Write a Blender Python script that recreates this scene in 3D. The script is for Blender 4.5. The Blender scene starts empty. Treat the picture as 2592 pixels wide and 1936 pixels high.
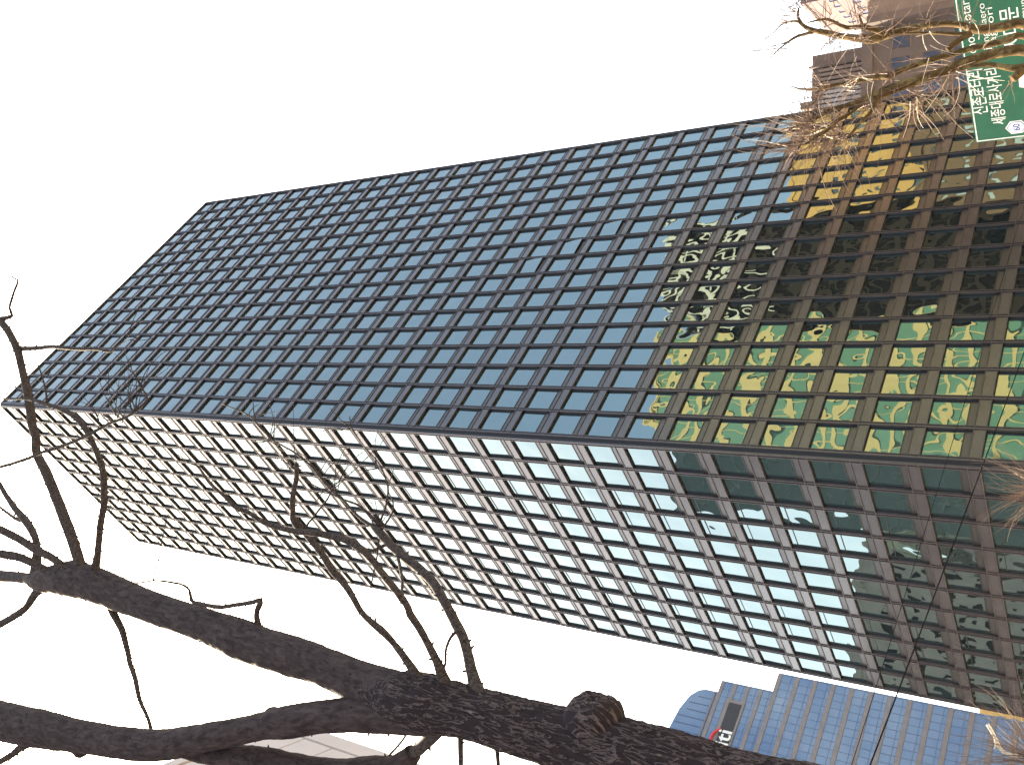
import bpy, math, random
import numpy as np
from mathutils import Vector, Matrix, noise as mnoise
random.seed(7); rng = np.random.default_rng(7)
R = math.radians
sc = bpy.context.scene
col = sc.collection

# ------------------------------------------------------------------ camera
FPX, PITCH, ROLL = 2399.8, R(35.775), R(1.201)
EYE = Vector((0, 0, 1.6))
cR = Vector((1, 0, 0)); cF = Vector((0, math.cos(PITCH), math.sin(PITCH))); cU = Vector((0, -math.sin(PITCH), math.cos(PITCH)))
eu = cR * math.cos(ROLL) + cU * math.sin(ROLL)      # photo up      (the camera was held on its side)
ev = cR * math.sin(ROLL) - cU * math.cos(ROLL)      # photo right
cam_d = bpy.data.cameras.new('camera'); cam = bpy.data.objects.new('camera', cam_d); col.objects.link(cam)
m3 = Matrix((ev, eu, -cF)).transposed()
cam.matrix_world = Matrix.Translation(EYE) @ m3.to_4x4()
cam_d.sensor_fit = 'HORIZONTAL'; cam_d.sensor_width = 36; cam_d.lens = 36 * FPX / 2592
cam_d.clip_start = 0.1; cam_d.clip_end = 3000
sc.camera = cam

# ------------------------------------------------------------------ sky, sun, exposure
SUN_AZ, SUN_EL = R(-42), R(60.5)                    # azimuth from +Y (view direction), negative = left
world = bpy.data.worlds.new('World'); sc.world = world; world.use_nodes = True
wn = world.node_tree.nodes; wl = world.node_tree.links; wn.clear()
sky = wn.new('ShaderNodeTexSky'); sky.sky_type = 'NISHITA'; sky.sun_disc = False
sky.sun_elevation = SUN_EL; sky.sun_rotation = SUN_AZ
sky.air_density = 1.0; sky.dust_density = 4.0; sky.ozone_density = 2.0
bg = wn.new('ShaderNodeBackground'); bg.inputs['Strength'].default_value = 0.15
wo = wn.new('ShaderNodeOutputWorld')
wl.new(sky.outputs[0], bg.inputs[0]); wl.new(bg.outputs[0], wo.inputs[0])
sun_d = bpy.data.lights.new('sun', 'SUN'); sun_d.energy = 5.0; sun_d.angle = R(0.5); sun_d.color = (1, .93, .82)
sun = bpy.data.objects.new('sun', sun_d); col.objects.link(sun)
sdir = Vector((math.sin(SUN_AZ) * math.cos(SUN_EL), math.cos(SUN_AZ) * math.cos(SUN_EL), math.sin(SUN_EL)))
sun.rotation_euler = sdir.to_track_quat('Z', 'Y').to_euler(); sun.location = sdir * 300
sc.view_settings.view_transform = 'Standard'; sc.view_settings.look = 'None'
sc.view_settings.gamma = 1; sc.view_settings.exposure = 2.55
sc.view_settings.use_white_balance = True; sc.view_settings.white_balance_temperature = 8600; sc.view_settings.white_balance_tint = 6
sc.render.engine = 'CYCLES'
sc.cycles.max_bounces = 6; sc.cycles.glossy_bounces = 4; sc.cycles.diffuse_bounces = 3
sc.cycles.use_denoising = True

# ------------------------------------------------------------------ helpers
def ray(px, py):                                   # photo pixel (2592 x 1936) -> direction
    return (cF * FPX + ev * (px - 1296) + eu * (968 - py)).normalized()
def at_y(px, py, y):                               # point on that ray at forward distance y
    d = ray(px, py); return EYE + d * (y / d.y)
def pxm(P):                                        # metres per photo pixel at P
    return (P - EYE).dot(cF) / FPX
def tag(o, label=None, cat=None, group=None, kind=None):
    if label: o['label'] = label
    if cat: o['category'] = cat
    if group: o['group'] = group
    if kind: o['kind'] = kind
    return o
def link(o, parent=None):
    col.objects.link(o)
    if parent: o.parent = parent
    return o
def empty(name, loc, label, cat, group=None):
    o = bpy.data.objects.new(name, None); o.empty_display_size = .5; o.location = loc; col.objects.link(o)
    return tag(o, label, cat, group)

class G:
    def __init__(s): s.v = []; s.f = []; s.mi = []
    def box(s, x0, x1, y0, y1, z0, z1):
        n = len(s.v)
        s.v += [(x0,y0,z0),(x1,y0,z0),(x1,y1,z0),(x0,y1,z0),(x0,y0,z1),(x1,y0,z1),(x1,y1,z1),(x0,y1,z1)]
        s.f += [(n,n+3,n+2,n+1),(n+4,n+5,n+6,n+7),(n,n+1,n+5,n+4),(n+1,n+2,n+6,n+5),(n+2,n+3,n+7,n+6),(n+3,n,n+4,n+7)]
        return s
    def prism(s, pts, z0, z1):                     # footprint polygon (ccw) extruded up
        n = len(s.v); k = len(pts)
        s.v += [(p[0], p[1], z0) for p in pts] + [(p[0], p[1], z1) for p in pts]
        s.f += [tuple(n + i for i in reversed(range(k))), tuple(n + k + i for i in range(k))]
        s.f += [(n+i, n+(i+1) % k, n+k+(i+1) % k, n+k+i) for i in range(k)]
        return s
    def slab(s, pts, y0, y1):                      # outline in x,z with thickness in y
        n = len(s.v); k = len(pts)
        s.v += [(p[0], y0, p[1]) for p in pts] + [(p[0], y1, p[1]) for p in pts]
        s.f += [tuple(n + i for i in range(k)), tuple(n + k + i for i in reversed(range(k)))]
        s.f += [(n+(i+1) % k, n+i, n+k+i, n+k+(i+1) % k) for i in range(k)]
        return s
    def tube(s, P, r, seg=6, cap=True):
        n = len(s.v); k = len(P)
        ref = Vector((.3, .5, .8)).normalized(); prev = None
        for i in range(k):
            t = (P[min(i+1, k-1)] - P[max(i-1, 0)]).normalized()
            if prev is None: a = t.cross(ref); a = a if a.length > .05 else t.cross(Vector((1, 0, 0)))
            else: a = prev - t * prev.dot(t)
            a.normalize(); prev = a; b = t.cross(a)
            for j in range(seg):
                w = 2 * math.pi * j / seg
                q = P[i] + (a * math.cos(w) + b * math.sin(w)) * r[i]; s.v.append(tuple(q))
        for i in range(k - 1):
            for j in range(seg):
                s.f.append((n+i*seg+j, n+i*seg+(j+1) % seg, n+(i+1)*seg+(j+1) % seg, n+(i+1)*seg+j))
        if cap:
            s.f.append(tuple(n + j for j in reversed(range(seg)))); s.f.append(tuple(n+(k-1)*seg+j for j in range(seg)))
        return s
    def cone(s, base, d, L, r):
        d = d.normalized(); a = d.cross(Vector((.21, .45, .86))).normalized(); b = d.cross(a); n = len(s.v)
        for j in range(5):
            w = 2 * math.pi * j / 5; s.v.append(tuple(base + (a*math.cos(w) + b*math.sin(w)) * r))
        for j in range(5):
            w = 2 * math.pi * j / 5; s.v.append(tuple(base + d*L*.7 + (a*math.cos(w) + b*math.sin(w)) * r * .55))
        s.v.append(tuple(base + d * L))
        for j in range(5):
            s.f.append((n+j, n+(j+1) % 5, n+5+(j+1) % 5, n+5+j)); s.f.append((n+5+j, n+5+(j+1) % 5, n+10))
        return s
    def mesh(s, name, mat, smooth=False):
        me = bpy.data.meshes.new(name); me.from_pydata(s.v, [], s.f); me.update()
        if mat: me.materials.append(mat)
        if smooth: me.polygons.foreach_set('use_smooth', [True] * len(me.polygons))
        return me
    def build(s, name, mat, parent=None, smooth=False):
        return link(bpy.data.objects.new(name, s.mesh(name, mat, smooth)), parent)

# ------------------------------------------------------------------ materials
def mat(name, base=(.5,.5,.5), rough=.6, spec=.5, ior=1.5, metal=0.0, noise_amt=0.0, noise_scale=4.0, bump=0.0, bump_scale=8.0, bump_dist=.02, coords='Object', hue2=None):
    m = bpy.data.materials.new(name); m.use_nodes = True; nt = m.node_tree; n = nt.nodes; l = nt.links
    p = n['Principled BSDF']
    p.inputs['Base Color'].default_value = (*base, 1); p.inputs['Roughness'].default_value = rough
    p.inputs['Specular IOR Level'].default_value = spec; p.inputs['IOR'].default_value = ior; p.inputs['Metallic'].default_value = metal
    tc = n.new('ShaderNodeTexCoord') if coords != 'World' else n.new('ShaderNodeNewGeometry')
    cv = tc.outputs['Object'] if coords != 'World' else tc.outputs['Position']
    if noise_amt > 0 or hue2:
        nz = n.new('ShaderNodeTexNoise'); nz.inputs['Scale'].default_value = noise_scale; nz.inputs['Detail'].default_value = 6
        l.new(cv, nz.inputs['Vector'])
        rp = n.new('ShaderNodeValToRGB'); rp.color_ramp.elements[0].position = .3; rp.color_ramp.elements[1].position = .7
        a = hue2 if hue2 else tuple(c * (1 - noise_amt) for c in base)
        b = base if hue2 else tuple(min(1, c * (1 + noise_amt)) for c in base)
        rp.color_ramp.elements[0].color = (*a, 1); rp.color_ramp.elements[1].color = (*b, 1)
        l.new(nz.outputs['Fac'], rp.inputs['Fac']); l.new(rp.outputs['Color'], p.inputs['Base Color'])
    if bump > 0:
        nb = n.new('ShaderNodeTexNoise'); nb.inputs['Scale'].default_value = bump_scale; nb.inputs['Detail'].default_value = 5
        l.new(cv, nb.inputs['Vector'])
        bp = n.new('ShaderNodeBump'); bp.inputs['Strength'].default_value = bump; bp.inputs['Distance'].default_value = bump_dist
        l.new(nb.outputs['Fac'], bp.inputs['Height']); l.new(bp.outputs['Normal'], p.inputs['Normal'])
    return m

def glass_mat(name, base, ior, wave=.0, wscale=.35, rough=.0, tint=None):
    m = bpy.data.materials.new(name); m.use_nodes = True; nt = m.node_tree; n = nt.nodes; l = nt.links
    p = n['Principled BSDF']; p.inputs['Base Color'].default_value = (*base, 1); p.inputs['Roughness'].default_value = rough
    p.inputs['IOR'].default_value = ior
    if tint: p.inputs['Specular Tint'].default_value = (*tint, 1)
    if wave > 0:
        g = n.new('ShaderNodeNewGeometry')
        nz = n.new('ShaderNodeTexNoise'); nz.inputs['Scale'].default_value = wscale; nz.inputs['Detail'].default_value = 1.0
        nz.inputs['Roughness'].default_value = .3
        l.new(g.outputs['Position'], nz.inputs['Vector'])
        bp = n.new('ShaderNodeBump'); bp.inputs['Strength'].default_value = 1; bp.inputs['Distance'].default_value = wave
        l.new(nz.outputs['Fac'], bp.inputs['Height']); l.new(bp.outputs['Normal'], p.inputs['Normal'])
    return m

M = {}
M['glass'] = glass_mat('tower_glass', (.012, .016, .018), 2.6, wave=.075, wscale=.36, tint=(.73, .99, 1))
M['clad'] = mat('dark_bronze_cladding', (.048, .038, .041), .27, ior=1.65, noise_amt=.18, noise_scale=.6, coords='World', bump=.15, bump_scale=.5, bump_dist=.01)
M['fin'] = mat('dark_bronze_fins', (.05, .038, .04), .42, ior=1.5, noise_amt=.2, noise_scale=1.5, coords='World')
M['frame'] = mat('window_frame_metal', (.02, .018, .018), .4, ior=1.5)
M['sill'] = mat('sill_panel_metal', (.045, .037, .037), .3, ior=1.55)
M['post'] = mat('corner_post_metal', (.012, .012, .015), .5, ior=1.3)
M['core'] = mat('tower_core', (.03, .03, .03), .8)
M['asphalt'] = mat('asphalt', (.05, .05, .052), .9, noise_amt=.3, noise_scale=3, bump=.4, bump_scale=60, bump_dist=.01)
M['paving'] = mat('paving', (.42, .40, .37), .85, noise_amt=.2, noise_scale=2, bump=.3, bump_scale=20)
M['kerb'] = mat('kerb_granite', (.32, .31, .3), .8, noise_amt=.25, noise_scale=30)
M['paint'] = mat('road_paint', (.75, .75, .72), .7, noise_amt=.15, noise_scale=15)
M['green'] = mat('sign_green', (.003, .095, .052), .5, noise_amt=.12, noise_scale=3)
M['white'] = mat('sign_white', (.75, .76, .75), .5)
M['signblue'] = mat('sign_blue', (.02, .05, .3), .5)
M['steel'] = mat('galvanised_steel', (.35, .36, .37), .45, metal=.6, noise_amt=.2, noise_scale=10)
M['cable'] = mat('black_cable', (.008, .008, .009), 1, spec=.05)
M['concrete'] = mat('pole_concrete', (.35, .34, .32), .85, noise_amt=.2, noise_scale=6)

# ------------------------------------------------------------------ setting
gr = G().box(-900, 900, -900, 900, -.5, 0).build('ground', M['asphalt']); tag(gr, kind='structure')
pv = G(); pv.box(-14, -1.2, -30, 30, 0.004, .14); tag(pv.build('pavement', M['paving']), kind='structure')
pv = G(); pv.box(2.6, 6.3, 8, 30, 0.004, .14); tag(pv.build('pavement', M['paving']), kind='structure')
pv = G(); pv.box(-40, 66, 62, 150, 0.004, .14); tag(pv.build('pavement', M['paving']), kind='structure')
for x0, x1, y0, y1 in ((-1.2, -1.05, -30, 30), (2.45, 2.6, 8, 30), (6.3, 6.45, 8, 30)):
    tag(G().box(x0, x1, y0, y1, .004, .15).build('kerb', M['kerb']), kind='structure')
for i in range(9):
    tag(G().box(.6, .75, -20 + i * 6, -17 + i * 6, .004, .008).build('lane_marking', M['paint']), kind='structure')

# ------------------------------------------------------------------ the dark tower
YAW = R(44.642); TC = Vector((-5.283, 75.142, 0))
dr = Vector((math.cos(YAW), math.sin(YAW), 0)); dl = Vector((-math.sin(YAW), math.cos(YAW), 0))
WR, WL = 54.55, 35.71
FLH, Z0, ZTOP = 4.2, 14.975, 157.0
MMIN, MMAX = -2, 33
SP, PW, DEP = .9, .34, .235                          # spandrel height, pier width, window recess depth
tower = empty('office_tower', TC, 'tall dark bronze office tower with a grid of deep-set reflective windows', 'tower')
FR = Matrix.Rotation(YAW, 4, 'Z')                                        # right face, x along dr, +y inward
FL = Matrix.Translation(dl * WL) @ Matrix.Rotation(YAW - math.pi / 2, 4, 'Z')   # left face, x runs towards the corner
faces = [dict(M=FR, W=WR, n=17, e=.53, b=3.155, side='R'), dict(M=FL, W=WL, n=11, e=WL - .4 - 11 * 3.183, b=3.183, side='L')]
backs = [dict(M=Matrix.Translation(dr * WR + dl * WL) @ Matrix.Rotation(YAW + math.pi, 4, 'Z'), W=WR),
         dict(M=Matrix.Translation(dr * WR) @ Matrix.Rotation(YAW + math.pi / 2, 4, 'Z'), W=WL)]
def zr(m): return Z0 + FLH * m
# core
bm = G().prism([tuple((dr*(DEP+.06) + dl*(DEP+.06))[:2]), tuple((dr*(WR-.06) + dl*(DEP+.06))[:2]), tuple((dr*(WR-.06) + dl*(WL-.06))[:2]), tuple((dr*(DEP+.06) + dl*(WL-.06))[:2])], 0, ZTOP - .35)
bm.build('core_wall', M['core'], tower)
CW = 3.155 - PW; CWL = 3.183 - PW; CH = FLH - SP
def frame_mesh(w, extra=False):
    g = G(); t = .05; y0, y1 = DEP - .09, DEP + .02
    g.box(0, t, y0, y1, 0, CH); g.box(w - t, w, y0, y1, 0, CH)
    g.box(t, w - t, y0, y1, CH - t, CH); g.box(t, w - t, y0, y1, 0, t); g.box(t, w - t, y0, y1, .56, .63)
    if extra: g.box(t, w - t, y0 + .01, y1, CH - .62, CH - .56)
    return g
def pane_geo(w):                                    # slightly bulged pane, own thickness
    return G().box(.07, w - .07, DEP - .03, DEP - .005, .63, CH - .07)
def sill_geo(w): return G().box(.07, w - .07, DEP - .045, DEP - .01, .07, .56)
def spandrel_geo(w): return G().box(0, w, .003, DEP + .05, -SP, 0)
meshes = {}
for side, w in (('R', CW), ('L', CWL)):
    meshes[side] = dict(frame=frame_mesh(w).mesh('window', M['frame']), frame2=frame_mesh(w, True).mesh('window', M['frame']),
                        pane=pane_geo(w).mesh('pane', M['glass']), sill=sill_geo(w).mesh('sill_panel', M['sill']),
                        span=spandrel_geo(w).mesh('spandrel_panel', M['clad']))
cells = []
for F in faces:
    for k in range(F['n']):
        for m in range(MMIN, MMAX + 1):
            s0 = F['e'] + k * F['b'] + PW / 2
            mid = TC + (F['M'] @ Vector((s0 + 1.4, 0, zr(m) + 1.6)))
            bay = k if F['side'] == 'R' else F['n'] - 1 - k
            d = (mid - EYE); dep = d.dot(cF)
            vis = abs(d.dot(ev) / dep * FPX) < 1330 and abs(d.dot(eu) / dep * FPX) < 1010
            cells.append((dep * (1 if vis else 9), F, k, m, s0, bay))
special = {('R', 8, 12): (R(-5), R(-3)), ('R', 9, 11): (R(-6), R(-2)), ('R', 10, 10): (R(-5), R(-3))}
cells.sort(key=lambda c: (0 if (c[1]['side'], c[5], c[3]) in special else 1, c[0]))
rest = {}
def add_geo(dst, geo, mtx):
    n = len(dst.v); dst.v += [tuple(mtx @ Vector(v)) for v in geo.v]; dst.f += [tuple(i + n for i in f) for f in geo.f]
stuff = {k: G() for k in ('window', 'pane', 'sill_panel', 'spandrel_panel')}
for i, (dep, F, k, m, s0, bay) in enumerate(cells):
    side = F['side']; w = CW if side == 'R' else CWL; ex = side == 'L' and bay in (2, 3, 7, 8)
    base = F['M'] @ Matrix.Translation((s0, 0, zr(m)))
    rx, rz = special.get((side, bay, m), (random.gauss(0, .004), random.gauss(0, .004)))
    c = Vector((w / 2, DEP - .02, 1.9)); 
    tilt = Matrix.Translation(c) @ Matrix.Rotation(rx, 4, 'X') @ Matrix.Rotation(rz, 4, 'Z') @ Matrix.Translation(-c)
    if (side, bay, m) in special:
        h = Vector((w / 2, DEP - .02, CH - .1)); tilt = Matrix.Translation(h + Vector((0, -.03, 0))) @ Matrix.Rotation(rx, 4, 'X') @ Matrix.Rotation(rz, 4, 'Z') @ Matrix.Translation(-h)
    if i < 300:
        ms = meshes[side]
        o = link(bpy.data.objects.new('window', ms['frame2' if ex else 'frame']), tower); o.matrix_basis = base
        p = link(bpy.data.objects.new('pane', ms['pane']), o); p.matrix_basis = tilt
        q = link(bpy.data.objects.new('sill_panel', ms['sill']), o)
        q = link(bpy.data.objects.new('spandrel_panel', ms['span']), tower); q.matrix_basis = base
    else:
        add_geo(stuff['window'], frame_mesh(w, ex), base); add_geo(stuff['pane'], pane_geo(w), base @ tilt)
        add_geo(stuff['sill_panel'], sill_geo(w), base); add_geo(stuff['spandrel_panel'], spandrel_geo(w), base)
for nm, mm in (('window', 'frame'), ('pane', 'glass'), ('sill_panel', 'sill'), ('spandrel_panel', 'clad')):
    tag(stuff[nm].build(nm + 's_of_the_other_storeys', M[mm], tower), kind='stuff')
for F in faces:
    Mx = F['M']; W = F['W']; zb = 0
    for k in range(F['n'] + 1):                     # piers with a fin on either edge
        c = F['e'] + k * F['b']
        lo, hi = c - PW / 2, c + PW / 2
        if k == 0 and F['side'] == 'L': lo = 0
        if k == F['n'] and F['side'] == 'R': hi = W
        o = G().box(lo, hi, 0, DEP + .05, zb, ZTOP - .3).build('pier', M['clad'], tower); o.matrix_basis = Mx
        for s in (-1, 1):
            x = c + s * (PW / 2 - .03)
            o = G().box(x - .027, x + .027, -.075, -.001, zr(MMIN) - SP, ZTOP - .3).build('mullion_fin', M['fin'], tower); o.matrix_basis = Mx
    for m in range(MMIN, MMAX + 1):
        for z in (zr(m) - .03, zr(m) - SP + .03):
            o = G().box(.36, W - .3, -.06, -.002, z - .027, z + .027).build('spandrel_rib', M['fin'], tower); o.matrix_basis = Mx
    o = G().box(.3, W - .2, -.05, DEP + .05, ZTOP - .3, ZTOP).build('parapet', M['clad'], tower); o.matrix_basis = Mx
    o = G().box(.4, W - .3, .25, .3, 0, zr(MMIN) - SP).build('lobby_glass', M['glass'], tower); o.matrix_basis = Mx
a = .36                                             # chamfered corner post between the two faces
G().prism([tuple((dl*a)[:2]), tuple((dr*a)[:2]), tuple((dr*a + dl*a)[:2])], 0, ZTOP - .02).build('corner_post', M['post'], tower)
for B in backs:
    g = G(); gp = G()
    gp.box(.3, B['W'] - .3, DEP - .1, DEP, 0, ZTOP - .4)
    for m in range(MMIN, MMAX + 1): g.box(0.02, B['W'] - .02, .003, DEP - .11, zr(m) - SP, zr(m))
    nb = round(B['W'] / 3.16)
    for k in range(nb + 1): g.box(.2 + k * (B['W'] - .4) / nb - .17, .2 + k * (B['W'] - .4) / nb + .17, -.01, DEP - .105, 0, ZTOP - .02)
    o = g.build('rear_cladding', M['clad'], tower); o.matrix_basis = B['M']
    o = gp.build('rear_glazing', M['glass'], tower); o.matrix_basis = B['M']
g = G().prism([tuple((dr*.6 + dl*.6)[:2]), tuple((dr*(WR-.5) + dl*.6)[:2]), tuple((dr*(WR-.5) + dl*(WL-.5))[:2]), tuple((dr*.6 + dl*(WL-.5))[:2])], ZTOP - .34, ZTOP - .2)
g.build('roof', M['core'], tower)

# ------------------------------------------------------------------ other buildings
def building(name, label, o3, xdir, W, D, H, fl, bay, wm, gm, win=(.2, .8, .25, .85), recess=.15, group=None, roofh=.8, z_lo=0.0, faces_=(0, 1), single=True, fm=None, skip=0):
    """box with punched / ribbon windows; local x = along the front, +y = away from its front"""
    e = empty(name, o3, label, 'building', group); xd = Vector(xdir).normalized(); e.rotation_euler.z = math.atan2(xd.y, xd.x)
    G().box(recess, W - recess, recess, D - recess, 0, H - .05).build('core', M['core'], e)
    nfl = int(H / fl)
    sides = [(Matrix.Identity(4), W), (Matrix.Translation((0, D, 0)) @ Matrix.Rotation(-math.pi / 2, 4, 'Z'), D), (Matrix.Translation((W, 0, 0)) @ Matrix.Rotation(math.pi / 2, 4, 'Z'), D), (Matrix.Translation((W, D, 0)) @ Matrix.Rotation(math.pi, 4, 'Z'), W)]
    for si, (mx, w) in enumerate(sides):
        nb = max(1, round(w / bay)); bw = w / nb; g = G()
        zs = []
        for i in range(nfl):
            z = i * fl; zs.append((z + win[2] * fl, z + win[3] * fl))
        prev = 0
        for a_, b_ in zs:
            g.box(0.002 if si % 3 else 0, w - (0.002 if si % 3 else 0), 0, recess, prev, a_); prev = b_
        g.box(0.002 if si % 3 else 0, w - (0.002 if si % 3 else 0), 0, recess, prev, H)
        for a_, b_ in zs:
            for k in range(nb + 1):
                x0 = max(0.003, (k - 1 + win[1]) * bw); x1 = min(w - .003, (k + win[0]) * bw)
                if x1 - x0 > .01: g.box(x0, x1, .004, recess, a_, b_)
        g.build('wall', wm, e).matrix_basis = mx
        if si in faces_:
            pm = G().box(0, (win[1] - win[0]) * bw, recess - .05, recess - .01, 0, (win[3] - win[2]) * fl).mesh('window', gm)
            cnt = 0; rest_ = G()
            for (a_, b_) in reversed(zs):
                for k in range(nb):
                    if cnt < 150 // len(faces_) and single and b_ > z_lo:
                        q = link(bpy.data.objects.new('window', pm), e); q.matrix_basis = mx @ Matrix.Translation(((k + win[0]) * bw, 0, a_)); cnt += 1
                    else: rest_.box((k + win[0]) * bw, (k + win[1]) * bw, recess - .05, recess - .01, a_, b_)
            if rest_.v: tag(rest_.build('other_windows', gm, e), kind='stuff').matrix_basis = mx
        else:
            q = G().box(.3, w - .3, recess - .03, recess - .01, .5, H - .6).build('rear_glazing', gm, e); q.matrix_basis = mx
    if roofh > 0:
        g = G(); t = .3
        g.box(-.1, W + .1, -.1, t, H, H + roofh); g.box(-.1, W + .1, D - t, D + .1, H, H + roofh)
        g.box(-.1, t, t, D - t, H, H + roofh); g.box(W - t, W + .1, t, D - t, H, H + roofh)
        g.build('parapet', wm, e)
        G().box(W * .3, W * .7, D * .3, D * .7, H, H + 3).build('plant_room', wm, e)
    return e
M['cream'] = mat('cream_stone', (.62, .47, .22), .7, noise_amt=.08, noise_scale=.3)
M['greenglass'] = glass_mat('green_glass', (.15, .29, .21), 1.5, .01, .3, .05)
M['ochre'] = mat('ochre_stone', (.62, .36, .12), .75, noise_amt=.1, noise_scale=.4)
M['greyglass'] = glass_mat('grey_glass', (.10, .14, .17), 1.7, .01, .3, .05)
M['blackglass'] = glass_mat('black_glass', (.014, .009, .006), 1.5, .02, .2, .03)
M['blackmetal'] = mat('black_metal', (.035, .024, .017), .3)
M['slate'] = mat('grey_green_panels', (.24, .29, .275), .5, noise_amt=.15, noise_scale=.2)
M['slateglass'] = glass_mat('slate_glass', (.2, .26, .25), 1.5, .01, .3, .05)
M['palewall'] = mat('pale_wall', (.5, .47, .43), .75, noise_amt=.15, noise_scale=.4)
M['darkwin'] = glass_mat('dark_window', (.02, .025, .025), 1.5, .01, .3, .03)
M['palewall_'] = mat('pale_metal', (.6, .58, .5), .5)
# mirrored in the right face
building('green_glass_office', 'cream stone and green glass office mirrored in the dark tower beside its corner', (75, 90.0, 0), (0, -1, 0), 30, 24, 80, 4.0, 3.0, M['cream'], M['greenglass'], (.06, .94, .2, .88), faces_=(0,))
building('black_office', 'black office block mirrored in the middle of the tower\'s right face', (76, 108.4, 0), (0, -1, 0), 17.6, 24, 79, 4.0, 2.2, M['blackmetal'], M['blackglass'], (.1, .9, .2, .9), faces_=(0,))
e = bpy.data.objects['black_office']
for i in range(9): G().box(.3 + i * 2.0, .9 + i * 2.0, -.5, -.02, 66 - (i % 3) * 3, 80.5).build('pale_fin', M['palewall_'], e)
for z in (67, 71.5, 76): G().box(0, 17.6, -.3, -.03, z, z + .8).build('pale_band', M['palewall_'], e)
building('ochre_office', 'ochre stone block with small windows mirrored in the tower behind the twigs', (75, 134, 0), (0, -1, 0), 24.8, 20, 56, 3.2, 2.6, M['ochre'], M['greyglass'], (.3, .7, .28, .72), faces_=(0,))
M['umber'] = mat('ochre_shade_tone', (.17, .10, .055), .75, noise_amt=.1, noise_scale=.4)  # dark tone that stands in for shade on the ochre front's lower half
M['paleglass'] = glass_mat('pale_blind_glass', (.42, .5, .5), 1.5, .01, .3, .1)
building('ochre_shade_block', 'added umber block with pale windows, standing in for shade low on the ochre block', (69, 133, 0), (0, -1, 0), 26, 5, 34.5, 3.4, 2.3, M['umber'], M['paleglass'], (.3, .68, .3, .72), faces_=(0,))  # added block: its dark colour makes the ochre front look shaded below
# mirrored in the left face
building('slate_office', 'grey-green panelled office mirrored in the tower\'s left face beside the corner', (-72, 58, 0), (0, 1, 0), 33.0, 25, 70, 3.6, 4.4, M['slate'], M['slateglass'], (.02, .98, .04, .96), faces_=(0,))
building('pale_office', 'pale block with square windows mirrored low in the tower\'s left face', (-75, 94.5, 0), (0, 1, 0), 50, 22, 41, 3.5, 3.2, M['palewall'], M['darkwin'], (.25, .75, .3, .8), faces_=(0,))

# brown block and pink block beyond the right edge of the tower
M['brown'] = mat('brown_stone', (.12, .095, .092), .75, noise_amt=.15, noise_scale=.5, bump=.3, bump_scale=2)
M['brown_lit_trim'] = mat('brown_stone_lit_face_and_trim', (.18, .142, .13), .75, noise_amt=.15, noise_scale=.4, bump=.3, bump_scale=2)  # paler copy of the brown: light painted into the side face, reused for trim
M['louvre'] = mat('grey_louvres', (.34, .33, .36), .5, noise_amt=.1, noise_scale=2)
M['blueglass2'] = glass_mat('navy_glass', (.015, .025, .09), 1.5, .01, .3, .05)
M['pink'] = mat('pink_render', (.17, .12, .125), .8, noise_amt=.1, noise_scale=.3)
M['red'] = mat('red_sign_panel', (.55, .03, .04), .6)
e = empty('brown_building', (56, 150, 0), 'brown stone building with grey louvred roof storey behind the bare plane tree', 'building')
G().box(-20, 0, 0, 26, 0, 43.5).build('main_block', M['brown'], e)
G().box(.004, 22, -2.5, 24, 0, 42.8).build('side_block', M['brown_lit_trim'], e)  # brighter light on this face is put into its paler colour
G().box(-20, .4, -.5, -.002, 42.6, 44.2).build('cornice', M['brown'], e)
G().box(-.6, .5, -2.8, -.004, 0, 42.9).build('corner_pilaster', M['brown'], e)
pent = G().box(-19.5, -.9, 6, 25, 43.5, 54).build('roof_storey', M['brown'], e)
for i in range(15):
    x = -13.6 + i * .74
    G().box(x, x + .5, 5.5, 5.99, 44.3, 53.2 - (i % 3) * .25).build('louvre', M['louvre'] if i < 10 else M['brown_lit_trim'], e)
for i in range(4): G().box(-14.2 + i * 3.7, -13.9 + i * 3.7, 5.3, 5.98, 43.5, 54.4).build('pilaster', M['brown'], e)
G().box(-9.8, -8.6, 5.2, 7, 53, 55.6).build('chimney', M['brown_lit_trim'], e)
for r_ in range(9):
    for c_ in range(5):
        x = -18.6 + c_ * 3.6; z = 37.2 - r_ * 4.4
        if (r_ + c_) % 4 == 1 and r_ < 2: continue
        w_ = G().box(x, x + 2.2, -.06, -.01, z, z + 2.6).build('window', M['blueglass2'], e)
        G().box(x - .1, x + 2.3, -.14, -.062, z - .15, z).build('sill', M['brown_lit_trim'], w_)
for r_ in range(9):
    for c_ in range(5):
        x = 2.2 + c_ * 4; z = 35.5 - r_ * 4.4
        G().box(x, x + 2.1, -2.56, -2.51, z, z + 2.4).build('window', M['blueglass2'], e)
building('pink_building', 'pale pink building with a small red panel at the picture\'s top edge', (79, 192, 0), (1, 0, 0), 40, 20, 68, 3.8, 3.4, M['pink'], M['blueglass2'], (.3, .7, .3, .7), faces_=(0,), z_lo=30)
e = bpy.data.objects['pink_building']; G().box(1.2, 4.4, -.2, -.01, 60.5, 64.5).build('red_panel', M['red'], e)
building('tan_tower', 'narrow sunlit tan building showing between the tower and the blue glass block', (-118, 330, 0), (1, 0, 0), 24, 20, 53, 3.6, 3, M['ochre'], M['greyglass'], faces_=(), single=False)

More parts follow.
